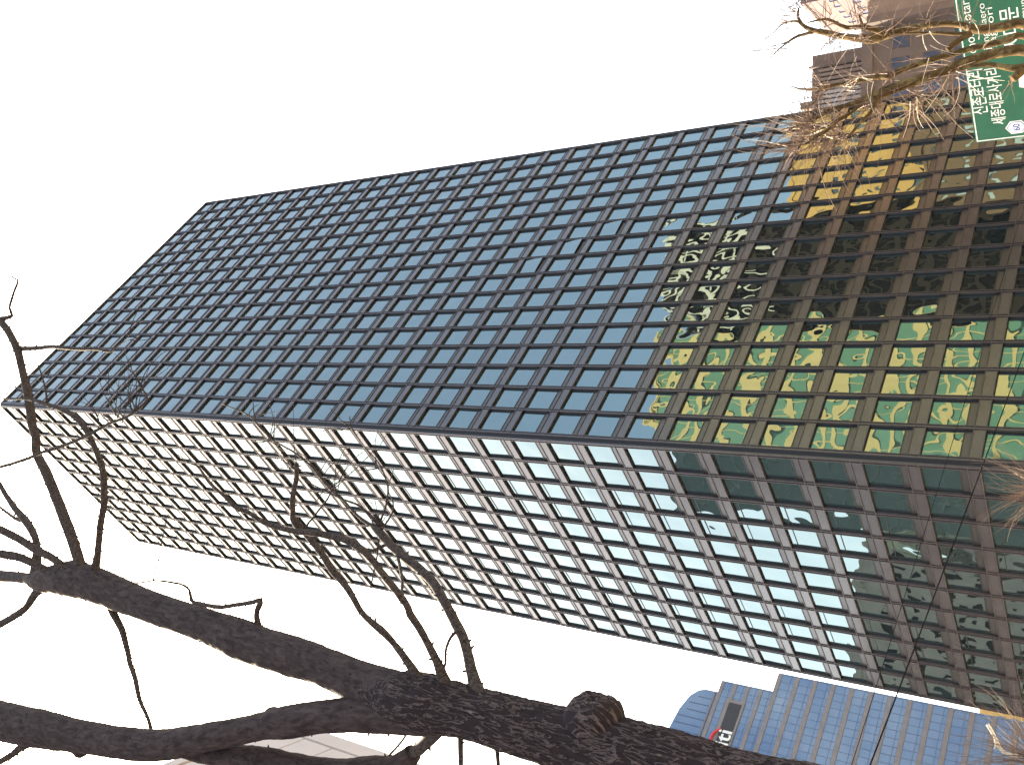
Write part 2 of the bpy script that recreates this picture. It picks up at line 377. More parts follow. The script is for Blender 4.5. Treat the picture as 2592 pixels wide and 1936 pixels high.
# pale panelled building at the left, close by
M['panel'] = mat('pale_pink_panels', (.55, .46, .43), .7, noise_amt=.06, noise_scale=.6, bump=.1, bump_scale=3)
M['joint'] = mat('panel_joint', (.28, .22, .2), .8)
e = empty('panelled_building', (-14.14, 26.5, 0), 'pale pinkish panelled wall seen between two tree limbs', 'building')
G().box(-20, -.05, -40, -.05, 0, 31.2).build('wall', M['joint'], e)
for i in range(18):
    z0 = 31.3 - (i + 1) * 1.55
    for j in range(6):
        y1 = -.9 - j * 5.2
        G().box(-.052, .0, y1 - 5.16, y1, z0, z0 + 1.5).build('panel', M['panel'], e)
G().box(-.06, .05, -.85, 0, 0, 31.3).build('corner_trim', M['panel'], e)
G().box(-.5, .06, -40, .02, 31.31, 31.75).build('coping', M['panel'], e)

# blue glass office with bank lettering, far left
M['bluepane'] = mat('blue_pane', (.15, .225, .33), .08, noise_scale=.07, coords='World', hue2=(.06, .125, .26))
M['bluepane2'] = mat('blue_pane_lighter', (.17, .24, .34), .08, noise_scale=.07, coords='World', hue2=(.075, .14, .27))
M['band'] = mat('taupe_floor_band', (.19, .165, .165), .55, noise_amt=.12, noise_scale=.5)
M['darkpanel'] = mat('charcoal_panel', (.03, .028, .033), .6, noise_amt=.15, noise_scale=.5)
M['mull'] = mat('blue_mullion', (.06, .08, .14), .5)
M['signred'] = mat('letter_red', (.6, .03, .05), .5)
citi = empty('glass_bank_office', (-66.0, 214.7, 0), 'blue glass office with taupe floor bands and bank lettering beyond the tower', 'building')
xd = Vector((.6717, .7408, 0)); citi.rotation_euler.z = math.atan2(xd.y, xd.x)     # local x runs right, the front end is x = 0, +y away from the camera
def glazed_block(x0, x1, y0, depth, H, fl, off, band, pitch_w, nrow, up=False):
    G().box(x0 + .1, x1 - .1, y0 + .12, y0 + depth, 0, H - .1).build('core', M['core'], citi)
    ztop = H; rows = 0; restp = G(); restb = G()
    nc = max(1, round((x1 - x0) / pitch_w)); w = (x1 - x0) / nc
    while ztop > off:
        zb = ztop - band
        b = G().box(x0, x1, y0 - .12, y0 + .5, zb, ztop)
        if rows < nrow: b.build('floor_band', M['band'], citi)
        else: restb.v += [v for v in []]; add_geo(restb, b, Matrix.Identity(4))
        z0 = ztop - fl
        for k in range(nc):
            for (za, zc) in ((z0 + .05, z0 + fl * .2), (z0 + fl * .2 + .06, zb - .03)):
                g = G().box(x0 + k * w + .04, x0 + (k + 1) * w - .04, y0, y0 + .05, za, zc)
                if rows < nrow: g.build('pane', M['bluepane'] if random.random() < .75 else M['bluepane2'], citi)
                else: add_geo(restp, g, Matrix.Identity(4))
        if rows < nrow: G().box(x0, x1, y0 - .04, y0 + .06, z0 + fl * .2, z0 + fl * .2 + .06).build('transom', M['mull'], citi)
        ztop -= fl; rows += 1
    for k in range(nc + 1): G().box(x0 + k * w - .04, x0 + k * w + .04, y0 - .03, y0 + .08, 0, H - .01).build('mullion', M['mull'], citi)
    if restp.v: tag(restp.build('panes_lower_down', M['bluepane'], citi), kind='stuff'); tag(restb.build('floor_bands_lower_down', M['band'], citi), kind='stuff')
    G().box(x1 - .02, x1 + .25, y0 - .1, y0 + depth, 0, H + .02).build('side_wall', M['bluepane2'], citi)
glazed_block(-44, 0, 0, 28, 78.6, 4.05, 3, 1.0, 1.9, 12)
glazed_block(-44, -4.6, .6, 26, 91.2, 3.1, 78.8, .85, 1.9, 5)
prof = [(-44, 60), (-6.6, 60), (-6.6, 95), (-7.2, 96.6), (-9, 98.2), (-13, 99.6), (-20, 100.4), (-44, 101)]
G().slab(prof, 2.2, 25).build('curved_top', M['bluepane'], citi)
for x in np.arange(-43, -7, 1.9): G().box(x - .04, x + .04, 2.1, 2.19, 91.3, 96.0 if x > -9 else (97.8 if x > -13 else 99.5)).build('mullion', M['mull'], citi)
G().box(-43.9, -6.7, 2.05, 2.18, 92.3, 92.7).build('transom', M['band'], citi)
G().box(-27, -8.8, .35, .5, 84.0, 88.6).build('sign_band', M['band'], citi)
G().box(-26.8, -9.6, .26, .349, 84.6, 87.6).build('sign_panel', M['darkpanel'], citi)
def text(body, size, mat_, parent, mtx, name='lettering', ext=.02, xs=1.0, align='LEFT', bold=0.0):
    c = bpy.data.curves.new(name, 'FONT'); c.body = body; c.size = size; c.extrude = ext; c.align_x = align; c.resolution_u = 3; c.offset = bold
    t = bpy.data.objects.new('tmp', c); col.objects.link(t)
    dg = bpy.context.evaluated_depsgraph_get(); me = bpy.data.meshes.new_from_object(t.evaluated_get(dg)); bpy.data.objects.remove(t)
    me.materials.clear(); me.materials.append(mat_); me.name = name
    o = link(bpy.data.objects.new(name, me), parent); o.matrix_basis = mtx @ Matrix.Scale(xs, 4, (1, 0, 0)); return o
UP = Matrix.Rotation(math.pi / 2, 4, 'X')
text('citi', 4.7, M['white'], citi, Matrix.Translation((-16.4, .16, 84.55)) @ UP, align='RIGHT', ext=.06, bold=.06, xs=1.15)
g = G(); arc = []
for i in range(17):
    w = math.pi * (.12 + .76 * i / 16); arc.append(Vector((-19.2 + 2.9 * math.cos(w), .15, 86.3 + 2.5 * math.sin(w))))
g.tube(arc, [.18 + .2 * math.sin(math.pi * i / 16) for i in range(17)], 6).build('red_arc', M['signred'], citi)

# ------------------------------------------------------------------ road sign
SX = Vector((.66, -.751, 0)).normalized()
sign_top = Vector((6.0, 25.0, 5.99))
rs = empty('road_sign', (11.2, 19.1, .14), 'large green road sign with white Korean lettering behind the plane tree', 'road sign')
ang = math.atan2(SX.y, SX.x)
SM = Matrix.Translation(sign_top - Vector((11.2, 19.1, .14))) @ Matrix.Rotation(ang, 4, 'Z')   # local x right along the sign, -y towards the viewer
def put(o): o.matrix_basis = SM @ o.matrix_basis; return o
def inplane(px, py):
    d = ray(px, py); n = Vector((SX.y, -SX.x, 0)); t = (sign_top - EYE).dot(n) / d.dot(n); P = EYE + d * t
    return (P - sign_top).dot(SX), (P - sign_top).z
SWID, SHGT = 5.2, 2.6
put(G().box(0, SWID, 0, .04, -SHGT, 0).build('panel', M['green'], rs))
for bx in ((.03, SWID - .03, -.055, -.03), (.03, SWID - .03, -SHGT + .03, -SHGT + .055), (.03, .055, -SHGT + .055, -.055), (SWID - .055, SWID - .03, -SHGT + .055, -.055)):
    put(G().box(bx[0], bx[1], -.006, -.001, bx[2], bx[3]).build('border', M['white'], rs))
def stext(body, px0, py0, px1, size, bold=.001):    # baseline start at photo pixel, right end at px1 (py)
    x0, z0 = inplane(px0, py0); x1, z1 = inplane(*px1)
    o = text(body, size, M['white'], rs, Matrix.Translation((x0, -.004, z0)) @ UP, ext=.002, bold=bold)
    w = o.dimensions.x; o.matrix_basis = Matrix.Translation((x0, -.004, z0)) @ UP @ Matrix.Scale((x1 - x0) / max(.1, w), 4, (1, 0, 0))
    put(o)
stext('신촌로터리', 2499, 289, (2482, 176), .37)
stext('Sinchon Rotary', 2477, 168, (2450, -12), .27, -.001)
stext('세종대로사거리', 2545, 314, (2524, 172), .34)
stext('Sejong-daero', 2510, 150, (2490, 10), .2, -.001)
stext('sageori', 2524, 120, (2512, 20), .2, -.001)
stext('서대문', 2584, 120, (2570, 18), .42)
stext('Seodaemun', 2612, 120, (2597, 0), .24, -.001)
hx, hz = inplane(2573, 322)
def hexa(r, y0, y1, m_): put(G().slab([(hx + r * .86 * math.sin(R(60 * i)), hz + r * math.cos(R(60 * i))) for i in range(6)], y0, y1).build('route_shield', m_, rs))
hexa(.235, -.006, -.001, M['white']); hexa(.205, -.009, -.0065, M['signblue']); hexa(.185, -.012, -.0095, M['white'])
put(text('60', .2, M['signblue'], rs, Matrix.Translation((hx, -.0125, hz - .07)) @ UP, 'route_number', .001, 1, 'CENTER', .004))
ax, az_ = inplane(2590, 190)
put(G().slab([(ax - .5, az_ - .5), (ax - .3, az_ + .1), (ax + .1, az_ + .1), (ax + .1, az_ - 1.0), (ax - .15, az_ - 1.0), (ax - .15, az_ - .2)], -.006, -.001).build('arrow', M['white'], rs))
g = G().tube([Vector((0, 0, 0)), Vector((0, 0, 6.6))], [.14, .11], 12); g.build('pole', M['steel'], rs)
for z in (-.5, -2.0):
    put(G().tube([Vector((.2, .12, z)), Vector((7.87, .12, z))], [.06, .06], 8).build('arm', M['steel'], rs))
put(G().tube([Vector((7.87, .12, -6.0)), Vector((7.87, .12, .4))], [.13, .12], 10).build('mast', M['steel'], rs))

# ------------------------------------------------------------------ overhead cables
def cable(name, label, A, B, sag, r, pole):
    P = []; 
    for i in range(41):
        t = i / 40; q = A.lerp(B, t); q.z -= sag * 4 * t * (1 - t); P.append(q)
    o = G().tube(P, [r] * 41, 6).build(name, M['cable']); tag(o, label, 'cable', 'overhead cables'); return o
cable('overhead_cable', 'thick black cable crossing the lower storeys of the tower', Vector((-12.7, 13.8, 7.6)), Vector((9.0, 61, 7.6)), .12, .019, True)
cable('overhead_cable', 'thinner black cable crossing the tower above the thick one', Vector((-14.1, 18.5, 8.65)), Vector((14, 59.4, 8.6)), .08, .011, False)
for (x, y, nm, lab) in ((-12.7, 13.8, 'utility_pole', 'concrete utility pole out of the picture at the left'), (9.0, 61, 'utility_pole', 'concrete utility pole below the picture, by the tower'), (14, 59.4, 'utility_pole', 'second concrete utility pole below the picture')):
    e = empty(nm, (x, y, .0), lab, 'pole', 'utility poles')
    G().tube([Vector((0, 0, 0)), Vector((0, 0, 8.9))], [.16, .11], 12).build('shaft', M['concrete'], e)
    G().box(-.5, .5, -.05, .05, 8.3, 8.42).build('crossarm', M['steel'], e)

# ------------------------------------------------------------------ trees
def bark_mat(name, dark, light, scale, stretch, dist, patch=None, rough=.9, ridge=False):
    m = bpy.data.materials.new(name); m.use_nodes = True; nt = m.node_tree; n = nt.nodes; l = nt.links; p = n['Principled BSDF']
    p.inputs['Roughness'].default_value = rough; p.inputs['Specular IOR Level'].default_value = .15
    at = n.new('ShaderNodeAttribute'); at.attribute_name = 'bark'
    mp = n.new('ShaderNodeMapping'); mp.inputs['Scale'].default_value = (1, 1, stretch); l.new(at.outputs['Vector'], mp.inputs['Vector'])
    nz = n.new('ShaderNodeTexNoise'); nz.inputs['Scale'].default_value = scale; nz.inputs['Detail'].default_value = 8; nz.inputs['Roughness'].default_value = .65; nz.inputs['Distortion'].default_value = .6
    l.new(mp.outputs[0], nz.inputs['Vector'])
    hgt = nz.outputs['Fac']
    if ridge:
        sb = n.new('ShaderNodeMath'); sb.operation = 'SUBTRACT'; sb.inputs[1].default_value = .5; l.new(hgt, sb.inputs[0])
        ab = n.new('ShaderNodeMath'); ab.operation = 'ABSOLUTE'; l.new(sb.outputs[0], ab.inputs[0])
        mr = n.new('ShaderNodeMapRange'); mr.inputs['From Min'].default_value = 0; mr.inputs['From Max'].default_value = .06; mr.inputs['To Min'].default_value = 1; mr.inputs['To Max'].default_value = 0; l.new(ab.outputs[0], mr.inputs['Value'])
        hgt = mr.outputs['Result']
    rp = n.new('ShaderNodeValToRGB'); e0, e1 = rp.color_ramp.elements; e0.position = .3 if ridge else .38; e1.position = 1 if ridge else .66; e0.color = (*dark, 1); e1.color = (*light, 1)
    l.new(hgt, rp.inputs['Fac'])
    cout = rp.outputs['Color']
    if patch:
        n2 = n.new('ShaderNodeTexNoise'); n2.inputs['Scale'].default_value = scale * .35; n2.inputs['Detail'].default_value = 3; l.new(at.outputs['Vector'], n2.inputs['Vector'])
        r2 = n.new('ShaderNodeValToRGB'); r2.color_ramp.elements[0].position = .52; r2.color_ramp.elements[1].position = .6
        l.new(n2.outputs['Fac'], r2.inputs['Fac'])
        mx = n.new('ShaderNodeMix'); mx.data_type = 'RGBA'; l.new(r2.outputs['Color'], mx.inputs['Factor']); l.new(cout, mx.inputs['A']); mx.inputs['B'].default_value = (*patch, 1)
        cout = mx.outputs['Result']
    l.new(cout, p.inputs['Base Color'])
    bp = n.new('ShaderNodeBump'); bp.inputs['Distance'].default_value = dist; bp.inputs['Strength'].default_value = 1
    l.new(hgt, bp.inputs['Height']); l.new(bp.outputs['Normal'], p.inputs['Normal'])
    return m
M['bark'] = bark_mat('ginkgo_bark', (.024, .016, .018), (.19, .14, .14), 30, .2, .008, ridge=True)
M['limbbark'] = bark_mat('ginkgo_limb_bark', (.024, .016, .017), (.066, .047, .047), 26, .35, .008)
M['bark2'] = bark_mat('ginkgo_branch_bark', (.022, .016, .016), (.10, .078, .072), 45, 1.6, .008)
M['plane'] = bark_mat('plane_tree_bark', (.05, .029, .012), (.115, .07, .03), 22, .4, .004, patch=(.155, .108, .05))
M['planetwig'] = mat('plane_twig', (.17, .105, .075), .75, noise_amt=.4, noise_scale=12)
M['redtwig'] = mat('russet_twig', (.15, .09, .06), .7, noise_amt=.3, noise_scale=12)
M['palecut'] = mat('pale_bare_wood', (.62, .52, .40), .7, noise_amt=.15, noise_scale=20)

def spline(pts, step):                              # Catmull-Rom through rows of numbers
    P = [np.array(p, float) for p in pts]; P = [2*P[0]-P[1]] + P + [2*P[-1]-P[-2]]; out = []
    for i in range(1, len(P) - 2):
        p0, p1, p2, p3 = P[i-1], P[i], P[i+1], P[i+2]; n = max(2, int(np.hypot(*(p2 - p1)[:2]) / step))
        for j in range(n):
            t = j / n; q = .5 * ((2*p1) + (-p0+p2)*t + (2*p0-5*p1+4*p2-p3)*t*t + (-p0+3*p1-3*p2+p3)*t**3)
            q[2] = p1[2] + (p2[2] - p1[2]) * t; out.append(q)
    out.append(P[-2]); return out
def trace(pts, y0, y1, step=14):                    # photo trace -> points and radii; y0..y1 = forward distance from start to end
    S = spline(pts, step); n = len(S); P = []; r = []
    for i, q in enumerate(S):
        p = at_y(q[0], q[1], y0 + (y1 - y0) * i / (n - 1)); P.append(p); r.append(max(.0012, q[2] / 2 * pxm(p)))
    return P, r
def limb(name, P, r, seg, parent, m, rough=0.0, freq=9.0, stretch=.22, spurs=0.0, spur_len=1.0, ridges=0.0, bumps=()):
    g = G(); k = len(P); att = []
    prev = None; L = 0; ref = Vector((.3, .5, .8)).normalized()
    for i in range(k):
        t = (P[min(i+1, k-1)] - P[max(i-1, 0)]).normalized()
        if i: L += (P[i] - P[i-1]).length
        if prev is None: a = t.cross(ref)
        else: a = prev - t * prev.dot(t)
        a.normalize(); prev = a; b = t.cross(a)
        for j in range(seg):
            w = 2 * math.pi * j / seg; d = a * math.cos(w) + b * math.sin(w)
            q = Vector((d.dot(a) * r[i], d.dot(b) * r[i], L))
            rr = r[i]
            if rough > 0:
                s = Vector((q.x * freq, q.y * freq, q.z * freq * stretch)); 
                f = mnoise.fractal(s, 1.0, 2.1, 4); rd = 1 - abs(mnoise.noise(s * 2.2 + Vector((5, 1, 3)))) * 2
                rr += rough * (f * .9 + ridges * (rd - .5)) + rough * .9 * mnoise.noise(Vector((q.x, q.y, q.z)) * 2.3)
            pt = P[i] + d * rr
            for (bc, br, bh) in bumps:
                dd = (pt - bc).length
                if dd < br: pt = pt + d * bh * math.sqrt(1 - (dd / br) ** 2) * (1 + .35 * mnoise.noise(pt * 9)) + d * .012 * mnoise.noise(pt * 22)
            g.v.append(tuple(pt)); att.append((q.x, q.y, q.z))
    for i in range(k - 1):
        for j in range(seg): g.f.append((i*seg+j, i*seg+(j+1) % seg, (i+1)*seg+(j+1) % seg, (i+1)*seg+j))
    g.f.append(tuple(j for j in reversed(range(seg)))); g.f.append(tuple((k-1)*seg+j for j in range(seg)))
    if spurs > 0:
        acc = 0
        for i in range(1, k - 1):
            acc += (P[i] - P[i-1]).length
            while acc > spurs:
                acc -= spurs * random.uniform(.5, 1.5); t = (P[i+1] - P[i-1]).normalized()
                d = Vector((random.gauss(0, 1), random.gauss(0, 1), random.gauss(0, 1))); d = (d - t * d.dot(t)).normalized()
                Ls = spur_len * random.uniform(.5, 1.5); n0 = len(g.v)
                g.cone(P[i] + d * r[i] * .8, d + t * random.uniform(.2, .9), Ls + r[i] * .25, max(.0025, min(.011, r[i] * .4)))
                att += [tuple(v) for v in g.v[n0:]]
    me = g.mesh(name, m, True); A = me.attributes.new('bark', 'FLOAT_VECTOR', 'POINT'); A.data.foreach_set('vector', np.array(att, dtype=np.float32).ravel())
    return link(bpy.data.objects.new(name, me), parent)

TA = Vector((-3.05, 4.3, .14))
ginkgo = empty('ginkgo_tree', TA, 'bare ginkgo tree with thick fissured trunk and stubby spurs close to the camera', 'tree')
def rel(P, base): return [p - base for p in P]
YA = 4.3
# trunk: from the ground, out of frame, into the picture and up to the fork
P, r = trace([(2060,2042,205),(1850,1996,190),(1700,1946,180),(1580,1908,170),(1500,1890,160),(1400,1862,146),(1300,1834,138),(1200,1806,130),(1100,1784,140),(1020,1768,132),(960,1752,84),(900,1730,40)], YA, YA, 4)
low = P[0]; foot = TA.copy(); n_ = 40
P = [foot.lerp(low, i / n_) + Vector((.05 * math.sin(3 * i / n_), 0, 0)) * (1 - i / n_) for i in range(n_)] + P
r = [r[0] * (1.35 - .35 * min(1, i / 14)) for i in range(n_)] + r
burl = at_y(1503, 1806, YA)
trunk = limb('trunk', rel(P, TA), r, 110, ginkgo, M['bark'], rough=.010, freq=16, stretch=.25, ridges=1.2, bumps=[(burl - TA, .16, .105)])
L1 = [(1060,1772,120),(960,1742,108),(887,1716,100),(808,1682,93),(745,1661,100),(665,1637,96),(610,1617,100),(530,1586,84),(430,1552,78),(340,1520,78),(260,1487,86),(180,1464,92),(110,1468,60),(70,1466,24)]
L2 = [(1110,1800,118),(1020,1806,104),(900,1808,86),(808,1815,80),(729,1826,82),(665,1836,68),(601,1850,66),(506,1868,72),(411,1885,78),(316,1880,78),(222,1866,76),(95,1843,94),(0,1822,94),(-80,1800,90)]
L3 = [(1046,1905,46),(1000,1945,70),(935,1956,84),(840,1962,80),(740,1946,78),(675,1928,72),(600,1915,60),(500,1902,50),(440,1893,30)]
for pts, y0, y1, seg in ((L1, YA, YA + .5, 64), (L2, YA + .02, YA - .15, 64), (L3, YA + .1, YA + .05, 48)):
    P, r = trace(pts, y0, y1, 5)
    limb('limb', rel(P, TA), r, seg, ginkgo, M['limbbark'], rough=.005, freq=15, stretch=.5, ridges=.5, spurs=.07, spur_len=.016, bumps=[(at_y(690, 1800, YA) - TA, .05, .03), (at_y(205, 1905, YA - .1) - TA, .06, .05), (at_y(1046, 1900, YA) - TA, .05, .04)])
BR = [  # photo traces: x, y, width; forward distance at start and end
 ([(206,1450,34),(200,1420,28),(182,1360,28),(163,1312,28),(136,1242,26),(115,1191,25),(94,1148,22),(89,1100,21),(82,1074,22),(71,998,22),(57,937,19),(45,889,19),(24,844,18),(6,819,18),(-12,800,16),(-60,740,14)], .4, .7),
 ([(4,808,14),(30,799,8),(24,780,6),(33,747,6),(45,713,5),(39,706,4),(11,689,2)], .7, .6),
 ([(46,884,16),(62,883,13),(100,881,11),(136,878,10),(197,883,9),(242,883,9),(281,889,5),(303,871,2.4),(333,859,2),(357,853,1.6)], .68, .5),
 ([(-30,1190,8),(0,1182,8),(60,1164,9),(103,1146,9),(151,1131,9),(218,1104,8),(272,1074,7),(318,1056,7),(351,1034,6),(372,1010,5),(363,989,4),(354,971,3)], .3, .2),
 ([(262,1050,5),(285,1066,5),(255,1082,5),(205,1108,6)], .22, .25),
 ([(242,1450,30),(242,1433,22),(248,1397,17),(254,1330,17),(263,1270,17),(263,1215,17),(254,1170,15),(239,1130,14),(224,1100,14),(209,1074,15),(182,1050,14),(151,1034,12),(115,1022,10),(85,1012,8),(45,1009,5),(-10,1009,5)], .4, .3),
 ([(118,1022,6),(118,1001,5),(109,962,4),(97,925,3),(85,907,1.8)], .32, .25),
 ([(66,998,5),(45,985,4),(20,962,3),(0,948,2.5)], .68, .65),
 ([(96,1465,40),(91,1433,28),(94,1390,20),(88,1357,18),(67,1321,20),(39,1288,16),(18,1257,13),(-5,1219,11),(-30,1180,10)], .5, .8),
 ([(62,1318,12),(42,1314,9),(18,1297,7),(-10,1276,6)], .65, .8),
 ([(205,1462,30),(170,1439,20),(127,1409,20),(91,1391,21),(61,1372,20),(24,1351,20),(-20,1330,20)], .38, .15),
 ([(165,1470,30),(121,1445,20),(76,1421,20),(30,1406,22),(-20,1400,22)], .42, .2),
 ([(120,1468,44),(82,1466,30),(39,1460,28),(-20,1456,30)], .5, .6),
 ([(118,1478,40),(91,1500,22),(67,1536,18),(30,1563,19),(-20,1590,20)], .5, .5),
 ([(278,1520,28),(288,1553,20),(310,1597,17),(323,1645,14),(329,1677,14),(345,1727,13),(354,1771,11),(377,1822,9),(386,1856,10)], .42, .1),
 ([(662,1610,30),(655,1588,18),(649,1555,14),(655,1535,16),(661,1517,12),(639,1524,12),(595,1531,11),(555,1536,12),(505,1527,11),(484,1519,9),(478,1493,7),(454,1477,6),(393,1469,5),(321,1480,4)], .28, .15),
 ([(389,1468,5),(393,1439,4),(403,1409,4),(409,1372,3),(421,1312,2)], .16, .1),
 ([(215,1530,3.5),(210,1550,3),(196,1601,3),(171,1654,2.6),(139,1699,2),(111,1730,1.2)], .42, .3),
 ([(160,1505,5),(151,1512,4),(130,1518,4),(88,1525,3)], .45, .4),
 ([(200,1520,4),(194,1527,3),(160,1543,1.6)], .44, .4),
 ([(265,1318,2.4),(272,1309,2.2),(318,1239,2.2),(363,1191,2),(409,1133,1.6),(420,1115,1.2)], .3, .1),
 ([(258,1190,2),(274,1121,1.5)], .3, .2),
 ([(1070,1740,34),(1055,1708,25),(1020,1658,19),(992,1623,17),(966,1597,20),(944,1578,18),(916,1550,15),(879,1488,18),(846,1448,18),(813,1400,17),(777,1353,18),(751,1328,20),(741,1312,16),(741,1295,13),(741,1259,14),(750,1211,12),(751,1182,13),(752,1174,10)], 0, -.3),
 ([(773,1345,8),(780,1325,5),(799,1302,5),(831,1259,4),(842,1237,5),(860,1226,2.2),(900,1185,2),(948,1139,1.6)], -.2, -.3),
 ([(1128,1740,40),(1118,1705,28),(1109,1680,24),(1090,1642,20),(1065,1594,20),(1039,1556,20),(1027,1527,19),(977,1462,18),(937,1411,19),(915,1390,19),(868,1364,18),(795,1350,16),(741,1344,14),(686,1328,14),(653,1313,12),(624,1295,12),(595,1284,11),(570,1259,8),(534,1226,8),(508,1190,6),(497,1179,5),(479,1173,3),(450,1150,2)], 0, -.6),
 ([(1218,1770,46),(1207,1740,36),(1191,1692,30),(1182,1645,27),(1172,1613,27),(1156,1582,27),(1140,1550,26),(1102,1483,25),(1072,1449,24),(1033,1416,23),(999,1389,22),(973,1363,24),(956,1343,22),(942,1330,14)], 0, .5),
 ([(950,1338,14),(933,1326,10),(899,1299,7),(869,1266,7),(839,1240,8),(810,1206,7),(783,1176,6),(746,1146,5),(706,1123,4.4),(686,1110,4),(660,1083,4),(633,1053,4),(600,1037,3),(563,1022,2)], .5, .7),
 ([(962,1340,12),(956,1323,9),(929,1296,8),(903,1276,6),(866,1263,5),(833,1246,4),(800,1230,3),(763,1210,2)], .5, .4),
 ([(964,1340,8),(963,1319,6),(976,1283,5),(981,1236,5),(976,1210,4.4),(963,1176,4),(943,1153,3.4),(919,1126,3),(899,1096,3),(886,1080,3),(856,1063,2)], .5, .6),
 ([(888,1084,3),(887,1070,2.4),(886,1053,2)], .6, .62),
 ([(966,1345,6),(969,1336,5),(993,1296,4.4),(993,1266,3.4),(983,1240,3),(996,1186,2)], .5, .3),
 ([(1015,1525,8),(1017,1500,7),(1018,1469,8),(1011,1425,9),(1004,1395,9)], -.1, .45),
 ([(1122,1690,8),(1128,1677,7),(1128,1645,7),(1140,1613,8),(1160,1592,9)], .0, .1),
 ([(975,1380,9),(950,1392,8),(930,1396,6),(940,1405,5)], .5, .4),
 ([(958,1365,6),(955,1400,4),(945,1450,4),(937,1490,3)], .4, .3),
 ([(1120,1830,40),(1103,1854,36),(1071,1885,31),(1046,1908,34)], .02, .1),
 ([(1166,1850,16),(1166,1870,14),(1166,1927,13),(1167,1970,12)], .0, -.1),
 ([(1256,1880,16),(1258,1900,12),(1261,1930,10),(1262,1970,9)], .0, -.1),
 ([(1036,1840,6),(1024,1865,6),(1008,1885,6),(985,1911,7)], .0, .05),
 ([(66,1880,28),(50,1893,20),(32,1908,18),(0,1927,17),(-40,1950,16)], -.12, -.2),
 ([(592,1845,5),(585,1812,3),(575,1795,2)], 0, 0),
]
for pts, a_, b_ in BR:
    wmax = max(p[2] for p in pts); P, r = trace(pts, YA + a_, YA + b_, 9 if wmax > 8 else 7)
    jit = .004 if wmax > 8 else .005
    P = [p + Vector((mnoise.noise(p * 7), mnoise.noise(p * 7 + Vector((9, 0, 0))), mnoise.noise(p * 7 + Vector((0, 9, 0))))) * jit for p in P]
    limb('branch' if wmax > 8 else 'twig', rel(P, TA), r, 14 if wmax > 12 else (8 if wmax > 5 else 5), ginkgo, M['bark2'], rough=.0022 if wmax > 12 else 0, freq=30, stretch=.7, spurs=.06 if wmax > 8 else .05, spur_len=.022 if wmax > 8 else .011)
def wander(p0, ang, L, n, curl, w0, y0, dy, lift=0):  # a fine twig in photo space
    x, y = p0; pts = [(x, y, w0)]; c = random.uniform(-curl, curl)
    for i in range(n):
        ang += c + random.gauss(0, curl * .35); x += math.cos(ang) * L / n; y += math.sin(ang) * L / n
        pts.append((x, y, w0 * (1 - .7 * (i + 1) / n)))
    return trace(pts, y0, y0 + dy, max(6, L / n / 2))
for (x, y, y0, n, a0, sp, L0) in ((340,1042,.2,9,-1.75,.5,150),(300,1064,.22,7,-1.9,.5,160),(356,975,.2,6,-1.5,.7,120),(330,860,.5,3,-.9,.5,90),(745,1180,-.3,6,-2.3,.5,140),(690,1112,.65,5,-2.2,.9,90),(842,1238,.6,7,-1.3,1.2,110),(886,1080,.6,3,-2.6,.7,70),(965,1180,.6,4,-2.2,.8,90),(960,1345,.5,5,-2.6,1.0,110),(640,1058,.65,4,-1.4,.9,70),(240,1060,.3,3,-1.5,.4,70),(110,960,.3,2,-2.0,.7,50),(255,1260,.4,3,2.4,.5,90),(810,1206,.6,4,-.6,.9,110)):
    g = G()
    for i in range(n):
        P, r = wander((x + random.uniform(-14, 14), y + random.uniform(-10, 10)), a0 + random.gauss(0, sp), L0 * random.uniform(.5, 1.3), 7, .16, random.uniform(2.2, 3.4), YA + y0, random.uniform(-.15, .15))
        P = rel(P, TA); g.tube(P, r, 5)
        for q in range(1, len(P) - 1):
            if random.random() < .55:
                d = Vector((random.gauss(0, 1), random.gauss(0, 1), random.gauss(0, 1))).normalized(); g.cone(P[q], d, .011, .0035)
    tag(g.build('fine_twigs', M['bark2'], ginkgo), kind='stuff')

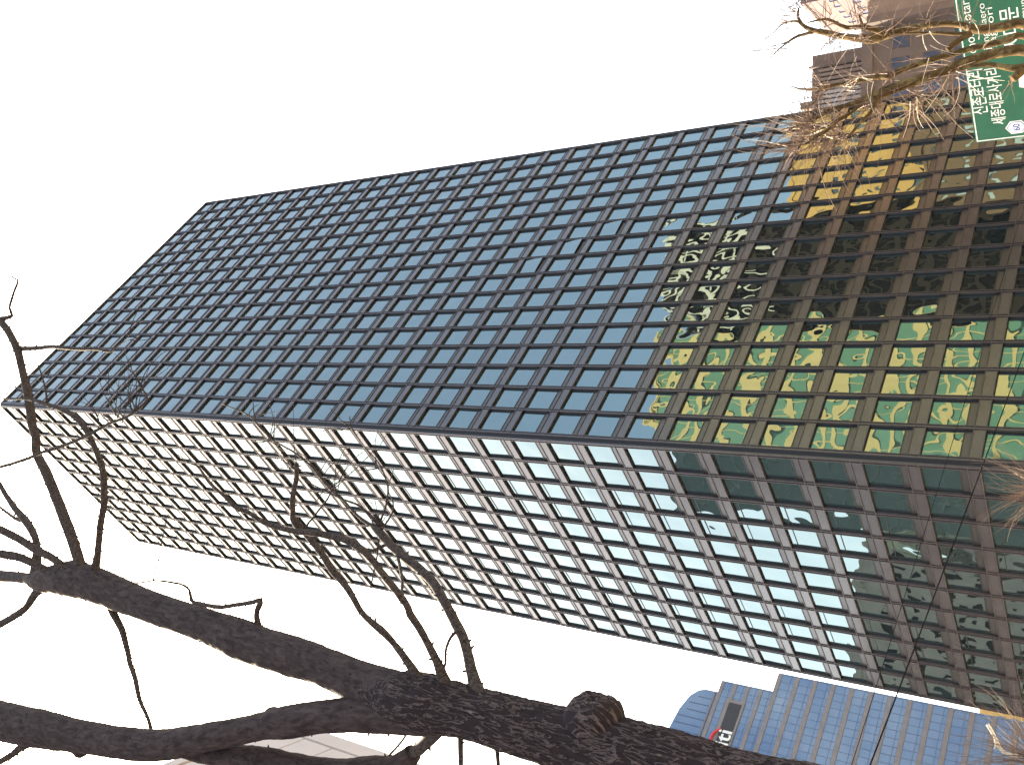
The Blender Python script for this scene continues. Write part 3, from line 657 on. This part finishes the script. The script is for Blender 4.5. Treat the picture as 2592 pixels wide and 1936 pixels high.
# plane tree at the right, lit from the left
TB = Vector((4.55, 13.2, .14)); YB = 13.0
plane = empty('plane_tree', TB, 'bare plane tree with olive limbs and sunlit edges in front of the green sign', 'tree')
head = Vector((4.3, 13.1, 2.3))
P = [TB.lerp(head, i / 12) + Vector((.04 * math.sin(i), 0, 0)) for i in range(13)]
limb('trunk', rel(P, TB), [.2 - .05 * i / 12 for i in range(13)], 24, plane, M['plane'], rough=.01, freq=8)
hp = head - Vector((0, 0, .3))
LB = [
 ([(2720,110,34),(2592,62,24),(2531,70,24),(2495,75,24),(2470,75,22),(2434,65,17),(2398,62,15),(2349,65,16),(2301,76,20),(2252,84,25),(2211,99,25),(2178,97,20),(2142,93,17),(2118,92,16),(2084,82,15),(2057,77,13),(2036,68,10),(2021,56,8),(2002,56,6),(1977,63,4),(1956,85,2),(1919,111,1.2)], 0, .5, 1),
 ([(2028,60,9),(2020,46,7),(2019,36,6),(2021,22,5)], .45, .5, 0),
 ([(2062,80,10),(2036,88,8),(2009,97,7),(1980,119,4),(1948,150,2),(1900,201,1.2)], .4, .7, 0),
 ([(2010,98,5),(1973,114,2.4),(1900,131,1.2)], .5, .7, 0),
 ([(2240,84,16),(2190,70,14),(2142,70,10),(2118,60,9),(2094,48,7),(2069,51,5),(2043,58,3)], .2, .0, 0),
 ([(2185,75,10),(2183,65,8),(2174,38,5)], .2, .1, 0),
 ([(2455,86,16),(2434,86,11),(2386,84,8),(2337,84,6),(2290,86,5)], .02, .1, 0),
 ([(2460,84,16),(2434,98,15),(2415,111,14),(2398,126,13)], 0, -.05, 0),
 ([(2720,140,30),(2592,92,16),(2555,98,16),(2531,107,16),(2495,116,15),(2458,124,15),(2410,137,16),(2361,151,15),(2313,167,15),(2272,182,15),(2253,192,19),(2215,196,12),(2166,206,9),(2118,215,8),(2082,225,8),(2045,226,6),(2021,225,4),(2004,220,3),(1985,235,1.2)], -.1, .3, 1),
 ([(2075,228,8),(2069,236,6),(2065,257,5),(2045,269,3),(2023,275,2)], .2, .2, 0),
 ([(2720,150,40),(2592,127,28),(2531,134,26),(2482,146,24),(2434,158,22),(2410,172,22),(2374,187,22),(2337,199,24),(2289,215,27),(2240,233,26),(2204,246,22),(2178,255,15),(2142,267,12),(2106,279,11),(2069,296,10),(2045,310,11),(2009,322,5),(1973,351,2.4),(1936,387,1.4)], -.2, .1, 1),
 ([(2225,245,16),(2215,258,12),(2203,286,9),(2178,312,7),(2157,337,6),(2142,349,4)], -.1, -.4, 0),
 ([(2180,262,10),(2154,286,8),(2118,307,9),(2094,329,9),(2065,346,8),(2040,363,4),(2004,370,2),(1900,383,1.2)], -.1, -.2, 0),
 ([(2700,160,26),(2592,168,17),(2570,172,18),(2531,168,13),(2495,165,11),(2458,168,10),(2429,176,9)], -.3, -.2, 1),
 ([(2590,176,22),(2565,200,20)], -.3, -.35, 0),
]
knots = []
for pts, a_, b_, main in LB:
    P, r = trace(pts, YB + a_, YB + b_, 9)
    if main: P = [hp, hp.lerp(P[0], .5)] + P; r = [.11, .1] + r
    P = [p + Vector((mnoise.noise(p * 3), 0, mnoise.noise(p * 3 + Vector((7, 0, 0))))) * .012 for p in P]
    limb('limb', rel(P, TB), r, 16 if main else 10, plane, M['plane'], rough=.004 if main else .002, freq=14, spurs=.16, spur_len=.02)
def fan(parent, base, m, x, y, y0, n, a0, sp, L0, w=(1.4, 2.8), curl=.09):
    g = G()
    for i in range(n):
        P, r = wander((x + random.gauss(0, 13), y + random.gauss(0, 13)), a0 + random.gauss(0, sp), L0 * random.uniform(.3, 1.4), 8, curl, random.uniform(*w), y0 + random.uniform(-.15, .15), random.uniform(-.6, .6))
        g.tube(rel(P, base), r, 4)
    return tag(g.build('twigs', m, parent), kind='stuff')
PI = math.pi
for (x, y, n, a0, sp, L0) in ((2021,22,16,-2.5,1.0,90),(2004,58,8,PI,.5,100),(2045,310,34,PI,.8,130),(2068,345,34,2.8,.9,150),(2142,349,26,2.4,1.0,120),(2178,97,14,-1.6,1.2,80),(2118,92,16,1.9,.7,110),(2082,225,18,PI,.6,110),(2215,258,26,2.2,.9,120),(2253,192,18,2.2,1.1,100),(2323,261,14,1.6,1.3,90),(2410,172,14,1.7,1.0,110),(2174,38,14,-2.0,.8,90),(2094,48,12,-2.2,.8,80),(2000,372,10,2.9,.3,150),(1985,120,6,2.9,.3,110),(2160,210,14,2.6,.8,80),(2240,90,10,-1.2,1.0,100),(2420,180,10,2.2,.8,100),(2350,200,12,2.0,.8,130),(2110,300,24,2.7,.8,120),(2450,70,6,-2.0,.7,90),(2560,200,5,2.2,.7,60),(2330,70,8,-1.2,.8,110)):
    fan(plane, TB, M['planetwig'], x, y, YB, int(n * 1.6), a0, sp * 1.15, L0)
for (x, y, n, a0, sp, L0) in ((2142,100,5,1.7,.4,90),(2160,215,7,2.6,.6,60),(2323,240,6,1.5,1.0,80),(2405,185,5,1.4,.7,100),(2090,330,8,2.8,.8,70),(2500,110,4,-1.5,.5,60),(2200,205,6,2.4,.8,70),(2350,120,4,2.0,.8,70)):
    fan(plane, TB, M['palecut'], x, y, YB - .1, n, a0, sp * 1.3, L0, (1.6, 3.0), .17)
# pollard tops at the foot of the picture
def pollard(label, px, py, Y, n, a0, sp, L0):
    H = at_y(px, py, Y); b = Vector((H.x, H.y, .0))
    e = empty('pollarded_tree', b, label, 'tree', 'pollarded street trees')
    P = [b.lerp(H, i / 10) for i in range(11)]
    limb('trunk', rel(P, b), [.14 - .05 * i / 10 for i in range(11)], 16, e, M['plane'], rough=.008, freq=9)
    for k in range(4):
        q = H + Vector((random.uniform(-.25, .25), random.uniform(-.25, .25), random.uniform(.1, .4)))
        limb('limb', rel([H - Vector((0, 0, .2)), H.lerp(q, .6), q], b), [.07, .06, .05], 10, e, M['plane'], rough=.006, freq=14)
    fan(e, b, M['redtwig'], px, py, Y, n, a0, sp, L0, (1.2, 2.4), .1)
    return e, b
e, b = pollard('pollarded street tree with russet twigs below the tower\'s corner', 2655, 1235, 20, 120, PI, .62, 150)
e, b = pollard('pollarded street tree with russet twigs below the blue glass office', 2640, 1930, 17, 130, -2.35, .5, 190)
P, r = trace([(2660,1960,16),(2600,1920,11),(2541,1902,9),(2517,1862,8),(2506,1842,9),(2499,1832,8)], 17, 17.1, 8)
limb('bare_limb', rel(P, b), r, 10, e, M['palecut'])
P, r = trace([(2519,1868,7),(2521,1882,6),(2519,1894,5)], 17.05, 17.0, 6)
limb('bare_limb', rel(P, b), r, 8, e, M['palecut'])
